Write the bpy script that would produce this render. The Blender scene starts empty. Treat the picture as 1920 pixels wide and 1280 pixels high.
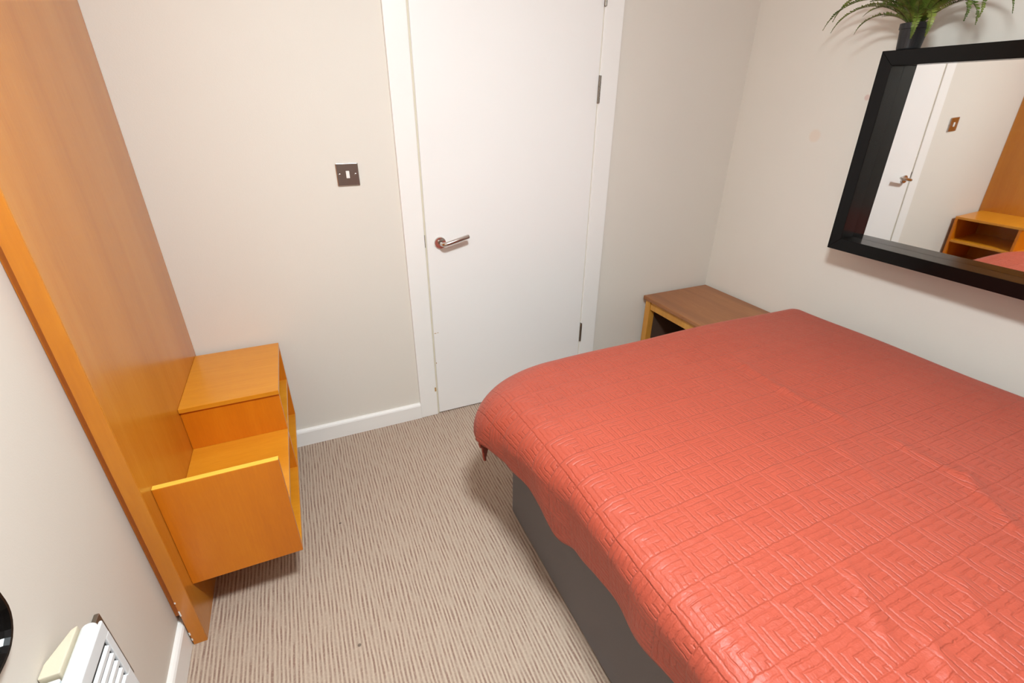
import bpy, bmesh, math, random
from mathutils import Vector, Matrix

# ------------------------------------------------------------------ camera, world, exposure
sc = bpy.context.scene
COL = sc.collection
YAW, PITCH, ROLL, FPX = 0.415834, 0.466132, 0.0057, 891.0
CAM = Vector((0.0, 0.0, 1.475))
cy, sy, cp, sp = math.cos(YAW), math.sin(YAW), math.cos(PITCH), math.sin(PITCH)
Fv = Vector((sy * cp, cy * cp, -sp)); Rv = Vector((cy, -sy, 0)); Uv = Rv.cross(Fv)
R2 = Rv * math.cos(ROLL) + Uv * math.sin(ROLL); U2 = -Rv * math.sin(ROLL) + Uv * math.cos(ROLL)
cam = bpy.data.cameras.new('camera'); cam.sensor_width = 36.0; cam.lens = FPX / 1920 * 36.0
cam.clip_start = 0.01
camo = bpy.data.objects.new('camera', cam); COL.objects.link(camo)
mw = Matrix((R2, U2, -Fv)).transposed().to_4x4(); mw.translation = CAM
camo.matrix_world = mw
sc.camera = camo

world = bpy.data.worlds.new('world'); sc.world = world; world.use_nodes = True
world.node_tree.nodes['Background'].inputs[0].default_value = (0.5, 0.5, 0.5, 1)
world.node_tree.nodes['Background'].inputs[1].default_value = 0.05
sc.view_settings.view_transform = 'Standard'; sc.view_settings.look = 'None'
sc.view_settings.gamma = 1.0; sc.view_settings.use_curve_mapping = False
sc.view_settings.exposure = 0.0
LAMP_POS = (0.30, 0.32, 2.24)      # rim of the opal bowl lamp
LAMP_RADIANCE = 282.0
LAMP_COLOR = (0.84, 0.95, 1.0)

# ------------------------------------------------------------------ helpers
def lin(r, g, b):
    f = lambda c: (c / 255 / 12.92) if c / 255 <= 0.04045 else ((c / 255 + 0.055) / 1.055) ** 2.4
    return (f(r), f(g), f(b), 1.0)

def bm_box(bm, x0, x1, y0, y1, z0, z1):
    vs = [bm.verts.new((x, y, z)) for x in (x0, x1) for y in (y0, y1) for z in (z0, z1)]
    for f in ((0, 1, 3, 2), (4, 6, 7, 5), (0, 4, 5, 1), (2, 3, 7, 6), (0, 2, 6, 4), (1, 5, 7, 3)):
        bm.faces.new([vs[i] for i in f])

def obj(name, bm, mat, parent=None, bevel=0.0, smooth=False, seg=2):
    me = bpy.data.meshes.new(name)
    bmesh.ops.recalc_face_normals(bm, faces=bm.faces[:])
    bm.to_mesh(me); bm.free()
    o = bpy.data.objects.new(name, me); COL.objects.link(o)
    if mat: me.materials.append(mat)
    if parent: o.parent = parent
    if bevel:
        m = o.modifiers.new('bevel', 'BEVEL'); m.width = bevel; m.segments = seg; m.limit_method = 'ANGLE'
        m.harden_normals = False
    if smooth:
        for p in me.polygons: p.use_smooth = True
    return o

def box(name, dims, mat, parent=None, bevel=0.0, seg=2, smooth=False):
    bm = bmesh.new(); bm_box(bm, *dims)
    return obj(name, bm, mat, parent, bevel, smooth, seg)

def thing(name, label, cat, loc=(0, 0, 0), group=None):
    o = bpy.data.objects.new(name, None); COL.objects.link(o); o.location = loc
    o.empty_display_size = 0.05
    o['label'] = label; o['category'] = cat
    if group: o['group'] = group
    return o

def struct(o, label=None, cat=None):
    o['kind'] = 'structure'
    if label: o['label'] = label
    if cat: o['category'] = cat
    return o

def tube(bm, pts, radii, n=12, cap=True):
    rings = []
    for i, p in enumerate(pts):
        p = Vector(p)
        t = (Vector(pts[min(i + 1, len(pts) - 1)]) - Vector(pts[max(i - 1, 0)])).normalized()
        a = Vector((0, 0, 1)) if abs(t.z) < 0.9 else Vector((1, 0, 0))
        u = t.cross(a).normalized(); v = t.cross(u)
        r = radii[i] if hasattr(radii, '__len__') else radii
        rings.append([bm.verts.new(p + (u * math.cos(2 * math.pi * k / n) + v * math.sin(2 * math.pi * k / n)) * r) for k in range(n)])
    for a, b in zip(rings, rings[1:]):
        for k in range(n):
            bm.faces.new((a[k], a[(k + 1) % n], b[(k + 1) % n], b[k]))
    if cap:
        bm.faces.new(rings[0]); bm.faces.new(rings[-1][::-1])

def lathe(bm, prof, n=32, axis='z', center=(0, 0, 0)):
    rings = []
    for r, h in prof:
        ring = []
        for k in range(n):
            a = 2 * math.pi * k / n
            c, s = r * math.cos(a), r * math.sin(a)
            p = {'z': (c, s, h), 'y': (c, h, s), 'x': (h, c, s)}[axis]
            ring.append(bm.verts.new(Vector(p) + Vector(center)))
        rings.append(ring)
    for a, b in zip(rings, rings[1:]):
        for k in range(n): bm.faces.new((a[k], a[(k + 1) % n], b[(k + 1) % n], b[k]))
    bm.faces.new(rings[0]); bm.faces.new(rings[-1][::-1])

# ------------------------------------------------------------------ materials
class NT:
    def __init__(self, name):
        self.m = bpy.data.materials.new(name); self.m.use_nodes = True
        self.t = self.m.node_tree; self.b = self.t.nodes['Principled BSDF']
    def n(self, typ, **kw):
        nd = self.t.nodes.new(typ)
        for k, v in kw.items():
            if k.startswith('i_'):
                nd.inputs[k[2:].replace('_', ' ')].default_value = v
            else: setattr(nd, k, v)
        return nd
    def l(self, a, b): self.t.links.new(a, b)
    def math(self, op, a, b=None, c=None):
        nd = self.t.nodes.new('ShaderNodeMath'); nd.operation = op
        for i, v in enumerate((a, b, c)):
            if v is None: continue
            if isinstance(v, (int, float)): nd.inputs[i].default_value = v
            else: self.l(v, nd.inputs[i])
        return nd.outputs[0]
    def mix(self, fac, a, b):
        nd = self.t.nodes.new('ShaderNodeMix'); nd.data_type = 'RGBA'
        for sock, v in ((nd.inputs[0], fac), (nd.inputs[6], a), (nd.inputs[7], b)):
            if isinstance(v, (int, float, tuple)): sock.default_value = v
            else: self.l(v, sock)
        return nd.outputs[2]
    def ramp(self, fac, stops):
        nd = self.t.nodes.new('ShaderNodeValToRGB')
        e = nd.color_ramp.elements
        while len(e) < len(stops): e.new(0.5)
        for el, (p, c) in zip(e, stops): el.position = p; el.color = c
        self.l(fac, nd.inputs[0]); return nd.outputs[0]
    def smooth(self, v, a, b):
        nd = self.t.nodes.new('ShaderNodeMapRange'); nd.interpolation_type = 'SMOOTHSTEP'
        self.l(v, nd.inputs[0]); nd.inputs[1].default_value = a; nd.inputs[2].default_value = b
        return nd.outputs[0]
    def noise(self, vec, scale, detail=3, rough=0.5, dist=0.0):
        nd = self.n('ShaderNodeTexNoise'); nd.inputs['Scale'].default_value = scale
        nd.inputs['Detail'].default_value = detail; nd.inputs['Roughness'].default_value = rough
        nd.inputs['Distortion'].default_value = dist
        if vec is not None: self.l(vec, nd.inputs['Vector'])
        return nd.outputs['Fac']
    def bump(self, h, dist, strength=1.0):
        nd = self.n('ShaderNodeBump'); nd.inputs['Distance'].default_value = dist
        nd.inputs['Strength'].default_value = strength
        self.l(h, nd.inputs['Height']); self.l(nd.outputs[0], self.b.inputs['Normal'])
    def coords(self, scale=(1, 1, 1), kind='Object'):
        tc = self.n('ShaderNodeTexCoord'); mp = self.n('ShaderNodeMapping')
        mp.inputs['Scale'].default_value = scale
        self.l(tc.outputs[kind], mp.inputs[0]); return mp.outputs[0]
    def set(self, **kw):
        for k, v in kw.items(): self.b.inputs[k.replace('_', ' ')].default_value = v

def plain(name, col, rough=0.5, metal=0.0, var=0.04, scale=20, bump=0.0, spec=0.5, coat=0.0):
    M = NT(name); v = M.coords()
    nz = M.noise(v, scale, 3)
    d = tuple(c * (1 - var * 2) for c in col[:3]) + (1,)
    b = tuple(min(1, c * (1 + var)) for c in col[:3]) + (1,)
    M.l(M.mix(nz, d, b), M.b.inputs['Base Color'])
    M.set(Roughness=rough, Metallic=metal)
    M.b.inputs['Specular IOR Level'].default_value = spec
    M.b.inputs['Coat Weight'].default_value = coat
    if bump: M.bump(M.noise(v, scale * 12, 2), bump)
    return M.m

def paint(name, col, spots=()):
    M = NT(name); v = M.coords()
    big = M.noise(v, 1.6, 3, 0.55); fine = M.noise(v, 260, 2)
    c = M.mix(big, tuple(x * 0.97 for x in col[:3]) + (1,), tuple(min(1, x * 1.03) for x in col[:3]) + (1,))
    for (px, py, pz, r, scol, amt) in spots:          # scuffs and filler patches with a place of their own
        tc = M.n('ShaderNodeTexCoord'); d = M.n('ShaderNodeVectorMath', operation='DISTANCE')
        M.l(tc.outputs['Object'], d.inputs[0]); d.inputs[1].default_value = (px, py, pz)
        m = M.smooth(d.outputs['Value'], r, r * 0.55)
        c = M.mix(M.math('MULTIPLY', m, amt), c, scol)
    M.l(c, M.b.inputs['Base Color']); M.set(Roughness=0.6)
    M.b.inputs['Specular IOR Level'].default_value = 0.3
    M.bump(fine, 0.0004, 0.5)
    return M.m

def wood(name, dark, mid, light, grain='z', rough=0.3, coat=0.3, streak=1.0, seed=0.0):
    M = NT(name)
    tc = M.n('ShaderNodeTexCoord'); mp = M.n('ShaderNodeMapping')
    s = {'x': (0.9, 9, 9), 'y': (9, 0.9, 9), 'z': (9, 9, 0.9)}[grain]
    mp.inputs['Scale'].default_value = s; mp.inputs['Location'].default_value = (seed, seed * 1.7, seed * 0.6)
    M.l(tc.outputs['Object'], mp.inputs[0]); v = mp.outputs[0]
    n1 = M.noise(v, 1.3 * streak, 4, 0.55, 0.6)
    mp2 = M.n('ShaderNodeMapping'); mp2.inputs['Scale'].default_value = tuple(k * 7 for k in s)
    M.l(tc.outputs['Object'], mp2.inputs[0])
    n2 = M.noise(mp2.outputs[0], 2.5, 3, 0.6)
    f = M.math('ADD', M.math('MULTIPLY', n1, 0.75), M.math('MULTIPLY', n2, 0.25))
    M.l(M.ramp(f, [(0.30, dark), (0.5, mid), (0.70, light)]), M.b.inputs['Base Color'])
    M.set(Roughness=rough); M.b.inputs['Coat Weight'].default_value = coat
    M.b.inputs['Coat Roughness'].default_value = 0.16
    M.bump(n2, 0.0003, 0.5)
    return M.m

MW = lin(226, 218, 207)
m_wall_far = paint('wall_paint_far', MW)
m_wall_left = paint('wall_paint_left_shaded', lin(214, 204, 192))  # shared wall colour, darkened evenly to stand in for shade on this wall
m_wall_right = paint('wall_paint_right', MW, [(2.22, 1.61, 1.345, 0.034, lin(226, 190, 160), 0.3), (2.22, 1.425, 1.50, 0.014, lin(200, 130, 120), 0.4)])
m_wall_near = paint('dark_taupe_paint', lin(112, 96, 86))
m_ceiling = paint('ceiling_paint', lin(240, 236, 230))
m_white = plain('white_gloss_paint', lin(244, 240, 235), 0.32, var=0.01, scale=3)
m_door = plain('white_door_paint', lin(243, 239, 235), 0.38, var=0.012, scale=2)
m_lining = plain('cream_old_paint', lin(222, 212, 190), 0.5, var=0.03)
m_steel = plain('brushed_steel', lin(205, 196, 190), 0.2, 1.0, var=0.05, scale=60)
m_hinge = plain('worn_steel_hinge', lin(150, 142, 132), 0.35, 1.0, var=0.12, scale=80)
m_dark = plain('dark_brown_metal', lin(70, 52, 40), 0.5, 0.6, var=0.1)
m_rocker = plain('white_plastic', lin(240, 238, 232), 0.3, var=0.01)
m_black = plain('black_painted_wood', lin(10, 8, 7), 0.2, var=0.12, scale=30, coat=0.0, spec=0.2)
m_pot = plain('black_plastic', lin(28, 28, 30), 0.45, var=0.1)
m_soil = plain('dark_soil', lin(30, 24, 18), 0.9, var=0.3, scale=80, bump=0.004)
m_heater = plain('white_enamel', lin(226, 226, 226), 0.28, var=0.01)
m_cream = plain('cream_plastic', lin(212, 200, 176), 0.4, var=0.02)
m_slot = plain('dark_heater_inside', lin(40, 34, 30), 0.7)
m_chip = plain('bare_wood_chip', lin(196, 152, 98), 0.8, var=0.15, scale=200)
m_void = plain('dark_hardboard', lin(84, 62, 48), 0.7, var=0.1)
M = NT('mirror_glass'); v = M.coords(); nz = M.noise(v, 3, 2)
M.l(M.mix(nz, (0.86, 0.86, 0.85, 1), (0.89, 0.89, 0.88, 1)), M.b.inputs['Base Color']); M.set(Metallic=1.0, Roughness=0.015); m_mirror = M.m

m_board = wood('oak_veneer_board', lin(180, 106, 22), lin(192, 118, 30), lin(200, 128, 40), 'z', 0.27, 0.25, 0.6)
m_lip = wood('oak_lipping', lin(188, 106, 14), lin(200, 118, 20), lin(210, 130, 30), 'z', 0.3, 0.3, 0.8, 3.1)
m_unit_x = wood('oak_veneer_cross', lin(202, 124, 22), lin(214, 138, 30), lin(222, 150, 42), 'x', 0.3, 0.15, 0.7, 1.3)
m_unit_y = wood('oak_veneer_long', lin(200, 126, 42), lin(214, 140, 50), lin(222, 152, 62), 'y', 0.27, 0.3, 0.7, 2.2)
m_unit_z = wood('oak_veneer_upright', lin(198, 106, 8), lin(210, 117, 12), lin(219, 129, 20), 'z', 0.36, 0.05, 0.7, 5.2)
m_pale_edge = wood('pale_edge_strip', lin(232, 176, 56), lin(240, 190, 72), lin(246, 202, 90), 'x', 0.4, 0.0, 0.8, 7.3)
m_tab_top = wood('worn_brown_tabletop', lin(138, 88, 54), lin(156, 100, 60), lin(172, 116, 72), 'y', 0.45, 0.05, 0.8, 4.1)
m_tab_leg = wood('honey_pine', lin(190, 128, 48), lin(208, 146, 60), lin(218, 160, 76), 'z', 0.4, 0.1, 0.8, 6.1)

# carpet: brown broken pinstripes running along the room
M = NT('striped_carpet')
tc = M.n('ShaderNodeTexCoord'); sep = M.n('ShaderNodeSeparateXYZ'); M.l(tc.outputs['Object'], sep.inputs[0])
vj = M.coords((26, 5, 1))
wob = M.noise(vj, 1.0, 2)
row = M.math('MULTIPLY', sep.outputs[0], 1 / 0.0118)
rowj = M.math('ADD', row, M.math('MULTIPLY', wob, 1.1))
st = M.math('PINGPONG', rowj, 0.5)
cell = M.n('ShaderNodeTexWhiteNoise', noise_dimensions='1D'); M.l(M.math('FLOOR', rowj), cell.inputs['W'])
comb = M.n('ShaderNodeCombineXYZ'); M.l(M.math('FLOOR', rowj), comb.inputs[0])
M.l(M.math('ADD', M.math('MULTIPLY', sep.outputs[1], 11.0), M.math('MULTIPLY', cell.outputs['Value'], 40.0)), comb.inputs[1])
brk = M.noise(comb.outputs[0], 1.0, 2, 0.6)
pile = M.noise(M.coords((1, 0.6, 1)), 420, 2, 0.6)
loops = M.noise(M.coords((1, 1, 1)), 150, 2, 0.6)
dk = M.math('MULTIPLY', M.smooth(st, 0.10, 0.42), M.math('ADD', 0.25, M.math('MULTIPLY', M.smooth(brk, 0.32, 0.62), 0.75)))
base = M.mix(M.smooth(brk, 0.3, 0.7), lin(184, 164, 146), lin(202, 182, 162))
base = M.mix(M.math('MULTIPLY', M.noise(M.coords(), 1.8, 3), 0.35), base, lin(168, 142, 120))
c = M.mix(dk, base, lin(140, 111, 97))
c = M.mix(M.math('MULTIPLY', M.smooth(loops, 0.45, 0.75), 0.35), c, lin(206, 184, 162))
for (px, py, r) in ((-0.07, 1.497, 0.006), (-0.066, 0.985, 0.007)):
    d = M.n('ShaderNodeVectorMath', operation='DISTANCE'); M.l(tc.outputs['Object'], d.inputs[0]); d.inputs[1].default_value = (px, py, 0)
    c = M.mix(M.math('MULTIPLY', M.smooth(d.outputs['Value'], r, r * 0.5), 0.7), c, lin(60, 44, 38))
M.l(c, M.b.inputs['Base Color']); M.set(Roughness=0.95)
M.b.inputs['Specular IOR Level'].default_value = 0.15; M.b.inputs['Sheen Weight'].default_value = 0.2
M.bump(M.math('ADD', M.math('MULTIPLY', pile, 0.6), M.math('MULTIPLY', dk, -0.5)), 0.004, 0.7)
m_carpet = M.m

# bedspread: stitched nested-angle squares as fine relief, in the cloth's own flat coordinates
M = NT('red_quilted_satin')
uv = M.n('ShaderNodeUVMap'); uv.uv_map = 'cloth'
nzv = M.n('ShaderNodeTexNoise'); nzv.inputs['Scale'].default_value = 45; M.l(uv.outputs[0], nzv.inputs['Vector'])
off = M.n('ShaderNodeVectorMath', operation='MULTIPLY_ADD'); M.l(nzv.outputs['Color'], off.inputs[0])
off.inputs[1].default_value = (0.007, 0.007, 0); M.l(uv.outputs[0], off.inputs[2])
nz2 = M.n('ShaderNodeTexNoise'); nz2.inputs['Scale'].default_value = 170; M.l(uv.outputs[0], nz2.inputs['Vector'])
off2 = M.n('ShaderNodeVectorMath', operation='MULTIPLY_ADD'); M.l(nz2.outputs['Color'], off2.inputs[0])
off2.inputs[1].default_value = (0.0035, 0.0035, 0); M.l(off.outputs[0], off2.inputs[2])
sp_ = M.n('ShaderNodeSeparateXYZ'); M.l(off2.outputs[0], sp_.inputs[0])
CELL = 0.083
fu = M.math('FRACT', M.math('DIVIDE', sp_.outputs[0], CELL))
fv = M.math('SUBTRACT', 1.0, M.math('FRACT', M.math('DIVIDE', sp_.outputs[1], CELL)))
mm = M.math('MINIMUM', fu, fv)
g = M.math('PINGPONG', M.math('MULTIPLY', mm, 5.5), 0.5)          # 0 on a stitch line
pad = M.smooth(g, 0.0, 0.22)
edge = M.smooth(M.math('MINIMUM', mm, M.math('MINIMUM', M.math('SUBTRACT', 1.0, fu), M.math('SUBTRACT', 1.0, fv))), 0.0, 0.05)
puck = M.noise(uv.outputs[0], 130, 3, 0.6)
amt = M.smooth(M.noise(uv.outputs[0], 38, 3, 0.6), 0.35, 0.68)
h = M.math('ADD', M.math('MULTIPLY', pad, M.math('ADD', 0.45, M.math('MULTIPLY', amt, 0.55))), M.math('MULTIPLY', edge, 0.35))
h = M.math('ADD', h, M.math('MULTIPLY', puck, 0.4))
big = M.noise(uv.outputs[0], 5, 3)
c = M.mix(big, lin(168, 70, 50), lin(175, 76, 55))
weave = M.noise(uv.outputs[0], 900, 2)
c = M.mix(M.math('MULTIPLY', weave, 0.25), c, lin(156, 60, 45))
M.l(c, M.b.inputs['Base Color']); M.set(Roughness=0.5)
M.b.inputs['Specular IOR Level'].default_value = 0.45
M.b.inputs['Sheen Weight'].default_value = 0.08; M.b.inputs['Sheen Roughness'].default_value = 0.4
M.b.inputs['Sheen Tint'].default_value = (1.0, 0.55, 0.45, 1)
M.bump(h, 0.0021, 0.85)
m_spread = M.m

M = NT('grey_divan_fabric'); v = M.coords(); w = M.noise(v, 500, 2); b2 = M.noise(v, 4, 3)
c = M.mix(b2, lin(92, 84, 82), lin(104, 95, 92)); c = M.mix(M.math('MULTIPLY', w, 0.4), c, lin(74, 66, 66))
M.l(c, M.b.inputs['Base Color']); M.set(Roughness=0.9); M.bump(w, 0.0012, 0.6); M.b.inputs['Sheen Weight'].default_value = 0.2
m_divan = M.m
m_mattress = plain('white_mattress_ticking', lin(225, 220, 212), 0.85, var=0.05, scale=40, bump=0.001)

M = NT('fern_green'); v = M.coords(); nz = M.noise(v, 18, 3)
M.l(M.ramp(nz, [(0.3, lin(52, 74, 22)), (0.5, lin(92, 112, 38)), (0.72, lin(140, 150, 66))]), M.b.inputs['Base Color'])
M.set(Roughness=0.5); m_fern = M.m
m_stem = plain('fern_stem', lin(96, 84, 42), 0.6, var=0.1)

# ------------------------------------------------------------------ room
XL, XR, YF, YN, ZC = -0.545, 2.22, 2.0715, -1.05, 2.42
DX0, DX1, DZ = 0.483, 1.328, 1.99       # door opening
struct(box('floor', (XL - 0.1, XR + 0.1, YN - 0.1, YF + 0.35, -0.05, 0.0), m_carpet), 'brown and beige pinstriped carpet covering the floor')
struct(box('ceiling', (XL - 0.1, XR + 0.1, YN - 0.1, YF + 0.1, ZC, ZC + 0.05), m_ceiling), 'plain white ceiling')
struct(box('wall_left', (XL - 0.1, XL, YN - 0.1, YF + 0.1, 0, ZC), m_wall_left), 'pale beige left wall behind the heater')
struct(box('wall_right', (XR, XR + 0.1, YN - 0.1, YF + 0.1, 0, ZC), m_wall_right), 'pale beige right wall behind the black mirror')
struct(box('wall_near', (XL, XR, YN - 0.1, YN, 0, ZC), m_wall_near), 'dark taupe wall behind the viewer')
bm = bmesh.new()
bm_box(bm, XL, DX0 - 0.03, YF, YF + 0.1, 0, ZC); bm_box(bm, DX1 + 0.03, XR, YF, YF + 0.1, 0, ZC)
bm_box(bm, DX0 - 0.03, DX1 + 0.03, YF, YF + 0.1, DZ + 0.03, ZC)
struct(obj('wall_far', bm, m_wall_far), 'pale beige wall holding the white door')

def skirting(name, p0, p1, axis, label, h=0.085, t=0.018):
    # profile with a rounded top edge, extruded
    prof = [(0, 0), (t, 0), (t, h - 0.012), (t - 0.003, h - 0.005), (t - 0.008, h - 0.001), (t - 0.012, h), (0, h)]
    bm = bmesh.new(); rings = []
    for p in (p0, p1):
        r = []
        for d, z in prof:
            if axis == 'far': r.append(bm.verts.new((p, YF - d, z)))
            elif axis == 'left': r.append(bm.verts.new((XL + d, p, z)))
            elif axis == 'right': r.append(bm.verts.new((XR - d, p, z)))
            else: r.append(bm.verts.new((p, YN + d, z)))
        rings.append(r)
    n = len(prof)
    for k in range(n): bm.faces.new((rings[0][k], rings[0][(k + 1) % n], rings[1][(k + 1) % n], rings[1][k]))
    bm.faces.new(rings[0]); bm.faces.new(rings[1][::-1])
    o = obj(name, bm, m_white)
    return struct(o, label)
skirting('baseboard_far', XL + 0.06, 0.395, 'far', 'white skirting board left of the door')
skirting('baseboard_far', 1.424, XR - 0.018, 'far', 'white skirting board right of the door')
skirting('baseboard_left', YN + 0.018, 1.30, 'left', 'white skirting board along the left wall', 0.095, 0.016)
skirting('baseboard_right', YN + 0.018, YF, 'right', 'white skirting board along the right wall')
skirting('baseboard_near', XL, XR, 'near', 'white skirting board behind the viewer')

# door lining and casing
tr = bpy.data.objects.new('trim_1', None); COL.objects.link(tr); tr.location = (0.9, YF, 0); struct(tr, 'flat white casing around the door')
def tb(name, x0, x1, y0, y1, z0, z1, m=m_white, bev=0.003):
    return box(name, (x0 - 0.9, x1 - 0.9, y0 - YF, y1 - YF, z0, z1), m, tr, bev)
tb('casing', 0.395, DX0, YF - 0.018, YF + 0.0, 0, DZ + 0.088)
tb('casing', DX1, 1.424, YF - 0.018, YF + 0.0, 0, DZ + 0.088)
tb('casing', DX0, DX1, YF - 0.018, YF, DZ, DZ + 0.088)
tb('lining', DX0 - 0.028, DX0 - 0.0005, YF + 0.0005, YF + 0.1, 0, DZ + 0.028, m_lining, 0)
tb('lining', DX1 + 0.0005, DX1 + 0.028, YF + 0.0005, YF + 0.1, 0, DZ + 0.028, m_lining, 0)
tb('lining', DX0 - 0.0005, DX1 + 0.0005, YF + 0.0005, YF + 0.1, DZ + 0.0005, DZ + 0.028, m_lining, 0)
tb('door_stop', DX0, DX0 + 0.0086, YF - 0.010, YF + 0.1, 0, DZ, m_lining, 0)
tb('door_stop', DX1 - 0.0036, DX1, YF - 0.010, YF + 0.1, 0, DZ, m_lining, 0)
cp_ = tb('strike_plate', DX0 - 0.0005, DX0 + 0.003, YF - 0.012, YF + 0.02, 0.894, 0.95, m_dark, 0); cp_['label'] = 'dark metal strike plate'
c1 = tb('paint_chip', DX0 - 0.009, DX0 - 0.001, YF - 0.0186, YF - 0.0178, 0.143, 0.166, m_chip, 0); c1['label'] = 'chipped paint showing bare wood'

# door leaf
dr = bpy.data.objects.new('door_1', None); COL.objects.link(dr); dr.location = (0.9, YF, 0.006); struct(dr, 'plain white flush door with steel lever handle')
LX0, LX1 = DX0 + 0.009, DX1 - 0.004
YD = -0.014
box('leaf', (LX0 - 0.9, LX1 - 0.9, YD, YD + 0.044, 0, DZ - 0.01), m_door, dr, 0.002)
def mk(name, x, z, w, hh):
    o = box(name, (x - 0.9, x + w - 0.9, YD - 0.0005, YD + 0.0005, z - 0.006, z + hh - 0.006), m_chip, dr); o['label'] = 'small scuff in the white paint'
mk('scuff', LX0 + 0.003, 0.466, 0.010, 0.003); mk('scuff', LX0 + 0.018, 0.468, 0.006, 0.0025); mk('scuff', LX0 + 0.001, 0.30, 0.003, 0.008)
HX, HZ = 0.552 - 0.9, 0.911 - 0.006
hd = bpy.data.objects.new('handle', None); COL.objects.link(hd); hd.parent = dr; hd['label'] = 'brushed steel lever handle on round rose'
bm = bmesh.new()
lathe(bm, [(0.026, 0.0), (0.026, -0.007), (0.0245, -0.0095), (0.012, -0.010)], 40, 'y', (HX, YD, HZ))
obj('rose', bm, m_steel, hd, smooth=False)
bm = bmesh.new()
pts = [(HX, YD - 0.008, HZ), (HX, YD - 0.034, HZ), (HX + 0.003, YD - 0.043, HZ + 0.0005), (HX + 0.010, YD - 0.050, HZ + 0.002), (HX + 0.022, YD - 0.053, HZ + 0.005),
       (HX + 0.060, YD - 0.053, HZ + 0.014), (HX + 0.118, YD - 0.053, HZ + 0.028), (HX + 0.121, YD - 0.053, HZ + 0.0287)]
tube(bm, pts, [0.0095] * 7 + [0.008], 16)
obj('lever', bm, m_steel, hd, smooth=True)
for z0 in (0.268, 1.474, 1.837):
    hg = bpy.data.objects.new('hinge', None); COL.objects.link(hg); hg.parent = dr; hg['label'] = 'worn steel butt hinge'
    zz = z0 - 0.006
    for k in range(5):
        bm = bmesh.new(); za = zz + k * 0.022 + 0.0008
        lathe(bm, [(0.0062, za), (0.0062, za + 0.0204)], 14, 'z', (LX1 + 0.002 - 0.9, YD - 0.006, 0))
        obj('knuckle', bm, m_hinge, hd if False else hg)
    box('hinge_leaf', (LX1 - 0.9 - 0.001, LX1 - 0.9 + 0.0045, YD - 0.004, YD + 0.02, zz, zz + 0.11), m_hinge, hg)

# ------------------------------------------------------------------ tall oak board on the left wall
BX = -0.489
bd = thing('wall_panel', 'tall orange oak panel standing upright along the left wall', 'panel', (BX, 1.6, 0))
def bb(name, x0, x1, y0, y1, z0, z1, m, bev=0.0012):
    return box(name, (x0 - BX, x1 - BX, y0 - 1.6, y1 - 1.6, z0, z1), m, bd, bev)
bb('board', BX - 0.036, BX, 1.189, YF - 0.001, 0.0, ZC - 0.002, m_board)
bb('edge_lipping', BX - 0.036, BX - 0.0004, 1.186, 1.1888, 0.0, ZC - 0.002, m_lip, 0.0006)
bb('batten', XL + 0.0005, BX - 0.0365, 1.206, 1.25, 0.118, ZC - 0.002, m_unit_z)
for z, w in ((0.135, 0.011), (0.10, 0.0), (0.045, 0.006), (0.02, 0.005), (0.19, 0.003)):
    if w:
        o = bb('chipped_edge', BX - 0.0364, BX - 0.0364 + 0.0035, 1.1855, 1.187, z, z + w * 2, m_rocker, 0); o['label'] = 'pale chip on the edge'

# floating bedside unit fixed to the board
un = thing('bedside_unit', 'orange oak floating bedside shelf unit with raised box and open tray', 'shelf unit', (BX, 1.65, 0.185))
def ub(name, x0, x1, y0, y1, z0, z1, m, bev=0.0012):
    return box(name, (x0 - BX, x1 - BX, y0 - 1.65, y1 - 1.65, z0 - 0.185, z1 - 0.185), m, un, bev)
UX = -0.182; X0 = BX + 0.0005
T = 0.017
ub('top', X0, UX, 1.642, 2.05, 0.540, 0.557, m_unit_x)
ub('front_end_panel', X0, UX, 1.243, 1.243 + T, 0.185, 0.5555, m_unit_z)
o = ub('edge_lipping', X0, UX, 1.2432, 1.2428 + T, 0.5556, 0.5575, m_pale_edge, 0.0005); o['label'] = 'pale yellow top edge'
ub('divider', X0, UX - 0.002, 1.650, 1.650 + T, 0.385, 0.5398, m_unit_z)
ub('lower_divider', X0, UX - 0.002, 1.650, 1.650 + T, 0.202, 0.3678, m_unit_z)
ub('end_panel', X0, UX, 2.033, 2.05, 0.185, 0.5398, m_unit_z)
ub('tray_shelf', X0, UX - 0.001, 1.2602, 2.0328, 0.368, 0.3848, m_unit_x)
ub('bottom_panel', X0, UX, 1.2602, 2.0328, 0.185, 0.2018, m_unit_x)

# ------------------------------------------------------------------ light switch
sw = thing('light_switch', 'square brushed steel light switch with white rocker beside the door', 'light switch', (0.1995, YF, 1.217))
bm = bmesh.new(); bm_box(bm, -0.043, 0.043, -0.007, -0.0004, -0.043, 0.043)
obj('plate', bm, m_steel, sw, 0.003, seg=2)
box('rocker', (-0.0065, 0.0065, -0.0095, -0.0071, -0.0135, 0.0135), m_rocker, sw, 0.001)
for s in (-1, 1):
    bm = bmesh.new(); lathe(bm, [(0.0045, -0.0071), (0.0045, -0.0082), (0.003, -0.0088)], 14, 'y', (s * 0.030, 0, 0))
    obj('screw', bm, m_steel, sw)

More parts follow.
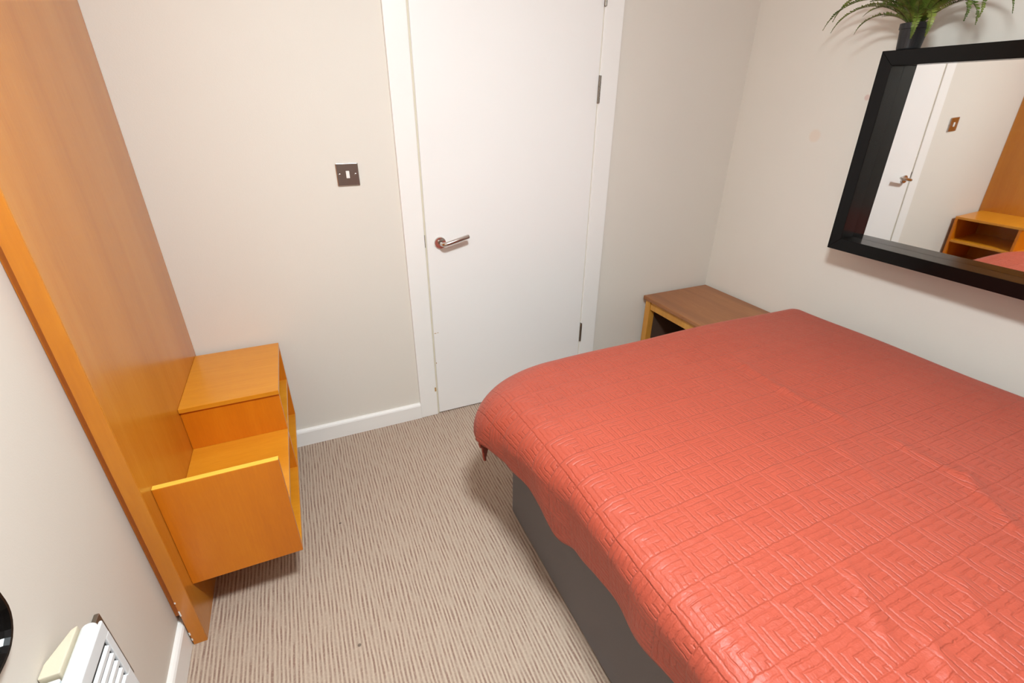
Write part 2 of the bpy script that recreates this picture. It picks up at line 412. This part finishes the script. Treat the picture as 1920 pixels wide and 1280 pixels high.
# ------------------------------------------------------------------ corner bedside table
tb0 = thing('corner_table', 'small brown topped wooden bedside table in the far corner', 'table', (1.97, 1.76, 0))
def tt(name, x0, x1, y0, y1, z0, z1, m, bev=0.003):
    return box(name, (x0 - 1.97, x1 - 1.97, y0 - 1.76, y1 - 1.76, z0, z1), m, tb0, bev)
TX0, TX1, TY0, TY1, TZ = 1.735, 2.200, 1.47, 2.05, 0.484
tt('table_top', TX0, TX1, TY0, TY1, TZ - 0.022, TZ, m_tab_top, 0.004)
for x in (TX0 + 0.012, TX1 - 0.052):
    for y in (TY0 + 0.012, TY1 - 0.052):
        tt('leg', x, x + 0.04, y, y + 0.04, 0, TZ - 0.0222, m_tab_leg)
for x in (TX0 + 0.018, TX1 - 0.038):
    tt('apron', x, x + 0.02, TY0 + 0.0522, TY1 - 0.0522, TZ - 0.075, TZ - 0.0222, m_tab_leg)
for y in (TY0 + 0.018, TY1 - 0.038):
    tt('apron', TX0 + 0.0522, TX1 - 0.0522, y, y + 0.02, TZ - 0.075, TZ - 0.0222, m_tab_leg)
tt('back_panel', TX1 - 0.050, TX1 - 0.040, TY0 + 0.0524, TY1 - 0.0524, 0.159, TZ - 0.076, m_void, 0)
tt('side_panel', TX0 + 0.0524, TX1 - 0.0524, TY1 - 0.046, TY1 - 0.038, 0.159, TZ - 0.076, m_void, 0)
tt('side_panel', TX0 + 0.0524, TX1 - 0.0524, TY0 + 0.038, TY0 + 0.046, 0.159, TZ - 0.076, m_void, 0)
tt('lower_shelf', TX0 + 0.0522, TX1 - 0.0522, TY0 + 0.014, TY1 - 0.014, 0.14, 0.158, m_tab_top)

# ------------------------------------------------------------------ bed
bed = thing('divan_bed', 'charcoal grey fabric divan bed under the red bedspread', 'bed', (1.26, 0.38, 0))
def rounded_slab(name, x0, x1, y0, y1, z0, z1, rc, mat, bev, parent):
    bm = bmesh.new(); vb = []; vt = []
    for cx, cyy, a0 in ((x1 - rc, y1 - rc, 0), (x0 + rc, y1 - rc, 90), (x0 + rc, y0 + rc, 180), (x1 - rc, y0 + rc, 270)):
        for k in range(7):
            a = math.radians(a0 + 15 * k)
            p = (cx + rc * math.cos(a) - 1.26, cyy + rc * math.sin(a) - 0.38)
            vb.append(bm.verts.new((*p, z0))); vt.append(bm.verts.new((*p, z1)))
    n = len(vb)
    for k in range(n): bm.faces.new((vb[k], vb[(k + 1) % n], vt[(k + 1) % n], vt[k]))
    bm.faces.new(vb[::-1]); bm.faces.new(vt)
    return obj(name, bm, mat, parent, bev, smooth=False, seg=3)
rounded_slab('divan_base', 0.572, 1.95, -0.56, 1.305, 0.004, 0.40, 0.03, m_divan, 0.008, bed)
rounded_slab('mattress', 0.555, 1.96, -0.55, 1.295, 0.4002, 0.632, 0.15, m_mattress, 0.05, bed)

# bedspread
random.seed(4)
SX0, SX1, SY1, SY0, RB, ZT = 0.560, 1.945, 1.275, -0.52, 0.075, 0.662
def interp(x, xs, ys):
    if x <= xs[0]: return ys[0]
    for a, b, c, d in zip(xs, xs[1:], ys, ys[1:]):
        if x <= b:
            t = (x - a) / (b - a); t = t * t * (3 - 2 * t); return c + (d - c) * t
    return ys[-1]
LY = [-0.6, 0.35, 0.5, 0.62, 0.72, 0.80, 0.88, 1.0, 1.1, 1.2, 1.30, 1.36, 1.42, 1.475]
LL = [0.22, 0.230, 0.243, 0.258, 0.283, 0.318, 0.268, 0.262, 0.255, 0.250, 0.240, 0.245, 0.335, 0.420]
LFAR, LRIGHT, LNEAR, RC = 0.20, 0.20, 0.15, 0.22
def wr(px, py):                                   # pixel of a crease -> point on the bed top
    d = R2 * ((px - 960) / FPX) - U2 * ((py - 640) / FPX) + Fv
    t = (ZT - CAM.z) / d.z; q = CAM + d * t; return (q.x, q.y)
CREASES = [(wr(1395, 685), wr(1470, 735), 0.006, 0.014), (wr(1470, 735), wr(1580, 790), 0.007, 0.014), (wr(1680, 835), wr(1810, 900), 0.007, 0.013), (wr(1810, 900), wr(1905, 1000), 0.009, 0.013),
           (wr(1450, 880), wr(1500, 960), 0.004, 0.010), (wr(1600, 1080), wr(1660, 1200), 0.007, 0.012), (wr(1740, 1200), wr(1790, 1280), 0.008, 0.012),
           (wr(1560, 830), wr(1650, 920), 0.004, 0.012), (wr(1800, 1100), wr(1860, 1200), 0.006, 0.012), (wr(1330, 960), wr(1370, 1080), 0.003, 0.01)]
def crease(x, y):
    h = 0
    for (a, b, amp, w) in CREASES:
        dx, dy = b[0] - a[0], b[1] - a[1]; L2 = dx * dx + dy * dy
        t = ((x - a[0]) * dx + (y - a[1]) * dy) / L2
        tcl = min(1.0, max(0.0, t))
        ex, ey = x - a[0] - tcl * dx, y - a[1] - tcl * dy
        sd = (ex * dy - ey * dx) / math.sqrt(L2)
        d2 = ex * ex + ey * ey
        if d2 > (5 * w) ** 2: continue
        h += amp * math.exp(-d2 / (2 * w * w)) * (1 if sd > 0 else 0.6)
    return h
def drape(p, q):
    ox = SX0 - p if p < SX0 else (p - SX1 if p > SX1 else 0.0); sx = -1 if p < SX0 else 1
    oy = q - SY1 if q > SY1 else (SY0 - q if q < SY0 else 0.0); sy_ = 1 if q > SY1 else -1
    cx = min(SX1, max(SX0, p)); cyq = min(SY1, max(SY0, q))
    d = math.hypot(ox, oy); nx0 = ny0 = None
    ccx, ccy = SX0 + RC, SY1 - RC                      # the far left corner is softly rounded
    if p < ccx and q > ccy:
        vx, vy = p - ccx, q - ccy; rr = math.hypot(vx, vy)
        if rr > RC:
            d = rr - RC; d = d if d < 0.34 else 0.34 + (d - 0.34) * 0.6; nx0, ny0 = vx / rr, vy / rr; cx, cyq = ccx + nx0 * RC, ccy + ny0 * RC
        else: d = 0.0; cx, cyq = p, q
    # gently domed, slightly uneven top
    u = (cx - SX0) / (SX1 - SX0); v = (cyq - SY0) / (SY1 - SY0)
    top = ZT + 0.012 * math.sin(math.pi * u) ** 0.7 * math.sin(math.pi * min(1, max(0, v))) ** 0.5
    top += 0.003 * math.sin(7 * cx + 3 * cyq) + 0.002 * math.sin(11 * cyq - 5 * cx + 1)
    top -= 0.024 * math.exp(-((cx - SX0) ** 2 + (cyq - SY1) ** 2) / 0.30 ** 2)
    if d < 1e-9: return (cx, cyq, top + crease(cx, cyq))
    if nx0 is None: nx, ny = sx * ox / d, sy_ * oy / d
    else: nx, ny = nx0, ny0
    s2 = abs(2 * nx * ny); main = sy_ > 0 and sx < 0
    ang = math.atan2(abs(ny), abs(nx))
    ss = lambda t: (lambda u: u * u * (3 - 2 * u))(min(1.0, max(0.0, t)))
    g = 0.0                                            # how far the cloth flares out towards its far left corner
    if p < SX0 + RC and nx < -0.001: g = 0.30 * ss((cyq - 0.70) / (SY1 - RC - 0.70)) if nx0 is None else (0.30 + 0.70 * ss(ang / 0.62)) * (1 - 0.65 * ss((ang - 0.85) / 0.72))
    elif main or (oy > 0 and sy_ > 0): g = 0.35 * (1 - ss((cx - SX0 - RC) / 0.4))
    R_ = RB + 0.130 * g
    a = d / R_
    if a < math.pi / 2: h, vv = R_ * math.sin(a), R_ * (1 - math.cos(a))
    else:
        e = d - R_ * math.pi / 2
        h, vv = R_ - (0.12 + 0.06 * g) * e, R_ + 0.98 * e
    if main and s2 > 0:
        h -= 0.045 * math.exp(-((ang - 0.40) / 0.13) ** 2) * min(1, max(0, d - 0.24) / 0.12)
    if nx0 is not None:                                # the hanging tip keeps some of its width
        k = 2.6 * (ang - 0.62) * min(0.16, max(0.0, d - 0.27))
        cx += abs(ny) * k; cyq += abs(nx) * k
    w = min(1.0, max(0.0, (d - 0.08) / 0.15))
    h += w * (0.006 * math.sin(cyq * 17 + 0.5) + 0.004 * math.sin(cyq * 31 + cx * 23))
    return (cx + nx * h, cyq + ny * h, top - vv)
def axis_samples():
    out = []
    for k in range(34): out.append(('lo', 1 - k / 34))
    for k in range(150): out.append(('mid', k / 150))
    for k in range(35): out.append(('hi', k / 34))
    return out
AX = axis_samples()
bm = bmesh.new(); uvl = bm.loops.layers.uv.new('cloth'); grid = []; flat = {}
for (kj, tj) in AX:
    row = []
    for (ki, ti) in AX:
        if kj == 'lo': q = SY0 - LNEAR * tj
        elif kj == 'mid': q = SY0 + (SY1 - SY0) * tj
        else: q = SY1 + LFAR * tj
        Ll = interp(q, LY, LL)
        if ki == 'lo': p = SX0 - Ll * ti
        elif ki == 'mid': p = SX0 + (SX1 - SX0) * ti
        else: p = SX1 + LRIGHT * ti
        if kj == 'hi': q = SY1 + interp(p, [0.14, 0.42, 0.60, 0.95], [0.27, 0.28, 0.30, LFAR]) * tj
        # rounded cloth corners
        vtx = bm.verts.new(drape(p, q)); flat[vtx] = (p, q); row.append(vtx)
    grid.append(row)
for j in range(len(AX) - 1):
    for i in range(len(AX) - 1):
        f = bm.faces.new((grid[j][i], grid[j][i + 1], grid[j + 1][i + 1], grid[j + 1][i])); f.smooth = True
        for lp in f.loops: lp[uvl].uv = flat[lp.vert]
spread = obj('bedspread', bm, m_spread, None, smooth=True)
so = spread.modifiers.new('thickness', 'SOLIDIFY'); so.thickness = 0.007; so.offset = -1
spread['label'] = 'red quilted bedspread draped over the bed'; spread['category'] = 'bedspread'

# ------------------------------------------------------------------ black framed mirror on the right wall
MX, MYc, MZ0 = 2.058, 0.805, 0.921
mr = thing('wall_mirror', 'large mirror in a deep black frame hanging on the right wall', 'mirror', (MX, MYc, MZ0))
mr.rotation_euler = (0, -0.0365, -0.018)
W2, HH, FW, FD = 0.50, 0.727, 0.048, 0.092       # half width, height, face width, depth
def rail(name, quad):
    bm = bmesh.new()
    a = [bm.verts.new((0, y, z)) for y, z in quad]; b = [bm.verts.new((FD, y, z)) for y, z in quad]
    bm.faces.new(a); bm.faces.new(b[::-1])
    for k in range(4): bm.faces.new((a[k], a[(k + 1) % 4], b[(k + 1) % 4], b[k]))
    return obj(name, bm, m_black, mr, 0.0015)
o_, i_ = W2, W2 - FW
rail('frame_rail', [(-o_, 0), (o_, 0), (i_, FW), (-i_, FW)])
rail('frame_rail', [(-o_, HH), (o_, HH), (i_, HH - FW), (-i_, HH - FW)])
rail('frame_stile', [(-o_, 0), (-o_, HH), (-i_, HH - FW), (-i_, FW)])
rail('frame_stile', [(o_, 0), (o_, HH), (i_, HH - FW), (i_, FW)])
gl = box('mirror_glass', (0.072, 0.076, -i_ + 0.0003, i_ - 0.0003, FW + 0.0003, HH - FW - 0.0003), m_mirror, mr)
gl['label'] = 'reflecting glass'
box('backing_board', (0.0765, 0.086, -i_ + 0.0003, i_ - 0.0003, FW + 0.0003, HH - FW - 0.0003), m_void, mr)

# ------------------------------------------------------------------ potted fern standing on the mirror frame
PX, PY, PZ = 2.078, 1.243, 1.6475
fn = thing('potted_fern', 'green fern in a black pot standing on top of the mirror frame', 'plant', (PX, PY, PZ))
bm = bmesh.new()
lathe(bm, [(0.033, 0.0), (0.035, 0.004), (0.0415, 0.062), (0.0445, 0.063), (0.0455, 0.080), (0.042, 0.080), (0.040, 0.072)], 36)
obj('pot', bm, m_pot, fn)
bm = bmesh.new(); lathe(bm, [(0.0005, 0.070), (0.030, 0.0712), (0.0395, 0.0705), (0.0395, 0.066)], 24); obj('soil', bm, m_soil, fn)
random.seed(11)
def frond(az, length, rise, droop, width):
    """arching rachis with two ranks of leaflets; az = heading, all in the pot's frame"""
    dirv = Vector((math.cos(az), math.sin(az), 0)); side = Vector((-math.sin(az), math.cos(az), 0))
    pts = []; N = 26; p = Vector((0.012 * dirv.x, 0.012 * dirv.y, 0.07)); ang = rise
    step = length / N
    for k in range(N + 1):
        pts.append(p.copy())
        p = p + (dirv * math.cos(ang) + Vector((0, 0, 1)) * math.sin(ang)) * step
        ang -= droop / N * (0.5 + k / N)
    bm = bmesh.new()
    tube(bm, pts, [0.0016 * (1 - 0.7 * k / N) for k in range(N + 1)], 5, False)
    for f in bm.faces: f.material_index = 1
    for k in range(3, N + 1):
        t = k / N
        w = width * (math.sin(math.pi * min(1, 0.12 + 0.88 * t)) ** 0.6) * (1 - 0.25 * t)
        w = max(w, 0.003)
        tang = (pts[min(k + 1, N)] - pts[k - 1]).normalized(); up = side.cross(tang).normalized()
        for half in (0, 0.5):
            base = pts[k] - tang * step * half
            for s in (-1, 1):
                d = (side * s * 0.95 + tang * 0.30 - up * random.uniform(0.1, 0.7)).normalized()
                lw = step * 0.36
                a = bm.verts.new(base - tang * lw * 0.5); b = bm.verts.new(base + tang * lw * 0.6)
                c = bm.verts.new(base + d * w * 0.6 + tang * lw * 0.9); e = bm.verts.new(base + d * w); g_ = bm.verts.new(base + d * w * 0.6 - tang * lw * 0.5)
                f1 = bm.faces.new((a, b, c, e, g_)); f1.material_index = 0
    o = obj('frond', bm, m_fern, fn); o.data.materials.append(m_stem)
    return o
# heading +y runs along the wall away from the viewer (left in view), -y to the right, -x into the room
FR = [(1.66, 0.37, 1.10, 2.45, 0.020), (1.80, 0.36, 0.92, 2.25, 0.020), (1.95, 0.30, 0.85, 2.2, 0.018), (2.25, 0.20, 0.75, 2.2, 0.017), (1.75, 0.30, 1.3, 2.2, 0.020),
      (-1.66, 0.34, 0.95, 2.45, 0.020), (-1.85, 0.30, 1.10, 2.9, 0.026), (-2.0, 0.28, 1.05, 2.9, 0.024), (-1.75, 0.25, 0.9, 2.6, 0.022),
      (-2.35, 0.20, 0.85, 3.1, 0.020), (-2.62, 0.175, 0.8, 3.2, 0.018), (-2.2, 0.26, 1.3, 2.6, 0.020),
      (1.62, 0.24, 1.30, 1.9, 0.019), (-1.62, 0.26, 1.25, 1.9, 0.019), (2.1, 0.24, 1.3, 1.6, 0.018), (-2.1, 0.24, 1.3, 1.7, 0.018),
      (3.14, 0.22, 1.35, 1.2, 0.018), (2.35, 0.24, 1.25, 1.8, 0.018), (-2.35, 0.25, 1.25, 1.7, 0.018), (0.9, 0.10, 1.4, 1.0, 0.014), (-0.9, 0.10, 1.4, 1.0, 0.014)]
for k in range(16): FR.append((math.pi + random.uniform(-1.7, 1.7), random.uniform(0.09, 0.15), random.uniform(0.75, 1.3), random.uniform(0.6, 1.5), 0.018))
for k in range(12): FR.append((math.pi + random.choice((-1, 1)) * random.uniform(0.7, 1.55), random.uniform(0.15, 0.24), random.uniform(0.9, 1.25), random.uniform(1.3, 2.0), 0.019))
for k in range(16): FR.append((math.pi + random.uniform(-1.75, 1.75), random.uniform(0.16, 0.25), random.uniform(1.2, 1.5), random.uniform(0.9, 1.8), random.uniform(0.016, 0.02)))
for a in FR: frond(a[0], a[1], a[2], a[3], a[4] * 1.12)

# ------------------------------------------------------------------ electric heater on the left wall
HY1 = 0.835
ht = thing('panel_heater', 'white electric panel heater mounted low on the left wall', 'heater', (XL, 0.5, 0.15))
def hb(name, x0, x1, y0, y1, z0, z1, m, bev=0.004, seg=3):
    return box(name, (x0 - XL, x1 - XL, y0 - 0.5, y1 - 0.5, z0 - 0.15, z1 - 0.15), m, ht, bev, seg)
# back body with ribbed top vents
hb('back_body', -0.5435, -0.5135, 0.20, 0.734, 0.17, 0.596, m_heater, 0.003)
for k in range(6):
    hb('vent_slot', -0.538, -0.5185, 0.722 - k * 0.022 - 0.007, 0.722 - k * 0.022, 0.5945, 0.5966, m_slot, 0, 1)
# cream control box with chamfered corner
bm = bmesh.new()
quad = [(-0.5435, 0.738), (-0.5135, 0.738), (-0.5135, 0.828), (-0.522, 0.822), (-0.5435, 0.765)]
zb, zt = 0.40 - 0.15, 0.604 - 0.15
lo = [bm.verts.new((x - XL, y - 0.5, zb)) for x, y in quad]; hi = [bm.verts.new((x - XL, y - 0.5, zt)) for x, y in quad]
bm.faces.new(lo[::-1]); bm.faces.new(hi)
for k in range(5): bm.faces.new((lo[k], lo[(k + 1) % 5], hi[(k + 1) % 5], hi[k]))
o = obj('control_box', bm, m_cream, ht, 0.002); o['label'] = 'cream plastic control box'
# front cover: a shell with a louvred opening
FX0, FX1 = -0.513, -0.480
ZT_, ZB_ = 0.600, 0.155
LZ1, LZ0, LY1 = 0.560, 0.445, HY1 - 0.020
bm = bmesh.new()
hb('front_cover', FX0, FX1 - 0.006, 0.16, HY1, ZB_, ZT_, m_heater, 0.013, 5)
hb('grille_well', FX1 - 0.0065, FX1 - 0.0050, 0.19, LY1, LZ0, LZ1, m_slot, 0, 1)
hb('cover_rail', FX1 - 0.0062, FX1, 0.17, HY1 - 0.003, LZ1, ZT_ - 0.006, m_heater, 0.003)
hb('cover_rail', FX1 - 0.0062, FX1, 0.17, HY1 - 0.003, ZB_ + 0.006, LZ0, m_heater, 0.003)
hb('cover_stile', FX1 - 0.0062, FX1, LY1, HY1 - 0.003, LZ0 - 0.002, LZ1 + 0.002, m_heater, 0.002)
hb('cover_stile', FX1 - 0.0062, FX1, 0.17, 0.19, LZ0 - 0.002, LZ1 + 0.002, m_heater, 0.002)
for k in range(5):
    z = LZ1 - 0.010 - k * 0.024
    bm = bmesh.new()
    pr = [(FX1 - 0.0055, z - 0.002), (FX1 + 0.0005, z - 0.005), (FX1 + 0.0005, z - 0.014), (FX1 - 0.0055, z - 0.017)]
    a = [bm.verts.new((x - XL, 0.19 - 0.5, zz - 0.15)) for x, zz in pr]; b = [bm.verts.new((x - XL, LY1 - 0.004 - k * 0.0 - 0.5, zz - 0.15)) for x, zz in pr]
    bm.faces.new(a); bm.faces.new(b[::-1])
    for q in range(4): bm.faces.new((a[q], a[(q + 1) % 4], b[(q + 1) % 4], b[q]))
    obj('louvre', bm, m_heater, ht)
o = hb('wall_bracket', -0.5445, -0.535, 0.80, 0.930, 0.30, 0.512, m_hinge, 0.002); o['label'] = 'grey steel bracket'

# ------------------------------------------------------------------ rounded black mirror at the left edge
lm = thing('rounded_wall_mirror', 'black rimmed mirror with rounded corner on the left wall above the heater', 'mirror', (XL, 0.512, 0.715))
LW, LH, LR = 0.245, 0.80, 0.066
def rrect(w, h, r, inset):
    out = []
    w -= inset; r2 = r - inset
    for cx, cz, a0 in ((w - r2, h - inset - r2, 0), (-w + r2, h - inset - r2, 90), (-w + r2, inset + r2, 180), (w - r2, inset + r2, 270)):
        for k in range(9):
            a = math.radians(a0 + 90 * k / 8); out.append((cx + r2 * math.cos(a), cz + r2 * math.sin(a)))
    return out
bm = bmesh.new()
prof = [(0.0, 0.001), (0.0, 0.016), (0.003, 0.020), (0.008, 0.020), (0.012, 0.014), (0.012, 0.001)]
rings = [[bm.verts.new((xd, y, z)) for y, z in rrect(LW, LH, LR, ins)] for ins, xd in prof]
n = len(rings[0])
for a, b in zip(rings, rings[1:] + rings[:1]):
    for k in range(n): bm.faces.new((a[k], a[(k + 1) % n], b[(k + 1) % n], b[k]))
obj('rim', bm, m_black, lm)
bm = bmesh.new(); f1 = [bm.verts.new((0.008, y, z)) for y, z in rrect(LW, LH, LR, 0.0115)]; f2 = [bm.verts.new((0.003, y, z)) for y, z in rrect(LW, LH, LR, 0.0115)]
bm.faces.new(f1); bm.faces.new(f2[::-1])
for k in range(n): bm.faces.new((f1[k], f1[(k + 1) % n], f2[(k + 1) % n], f2[k]))
obj('mirror_glass', bm, m_mirror, lm)

# ------------------------------------------------------------------ ceiling lamp (above the frame)
cl = thing('ceiling_light', 'shallow opal bowl lamp hanging from the ceiling', 'lamp', (LAMP_POS[0], LAMP_POS[1], ZC))
bm = bmesh.new(); lathe(bm, [(0.05, -0.0005), (0.05, -0.02), (0.03, -0.03)], 32); obj('ceiling_rose', bm, m_white, cl)
DZL = LAMP_POS[2] - ZC; BA, BC = 0.14, 0.08
bm = bmesh.new(); tube(bm, [(0, 0, -0.03), (0, 0, DZL + 0.02)], 0.006, 12); obj('stem', bm, m_white, cl)
bm = bmesh.new(); lathe(bm, [(0.02, DZL + 0.035), (0.146, DZL + 0.012), (0.146, DZL + 0.001), (0.02, DZL + 0.001)], 40); obj('lamp_cover', bm, m_white, cl)
M = NT('opal_bowl'); M.set(Base_Color=(0.9, 0.9, 0.9, 1))
M.b.inputs['Emission Color'].default_value = (*LAMP_COLOR, 1); M.b.inputs['Emission Strength'].default_value = LAMP_RADIANCE
bm = bmesh.new(); lathe(bm, [(BA * math.cos(k * math.pi / 16), DZL - BC * math.sin(k * math.pi / 16)) for k in range(8)] + [(0.004, DZL - BC)], 28)
o = obj('opal_bowl', bm, M.m, cl, smooth=False); o['label'] = 'glowing opal glass bowl'
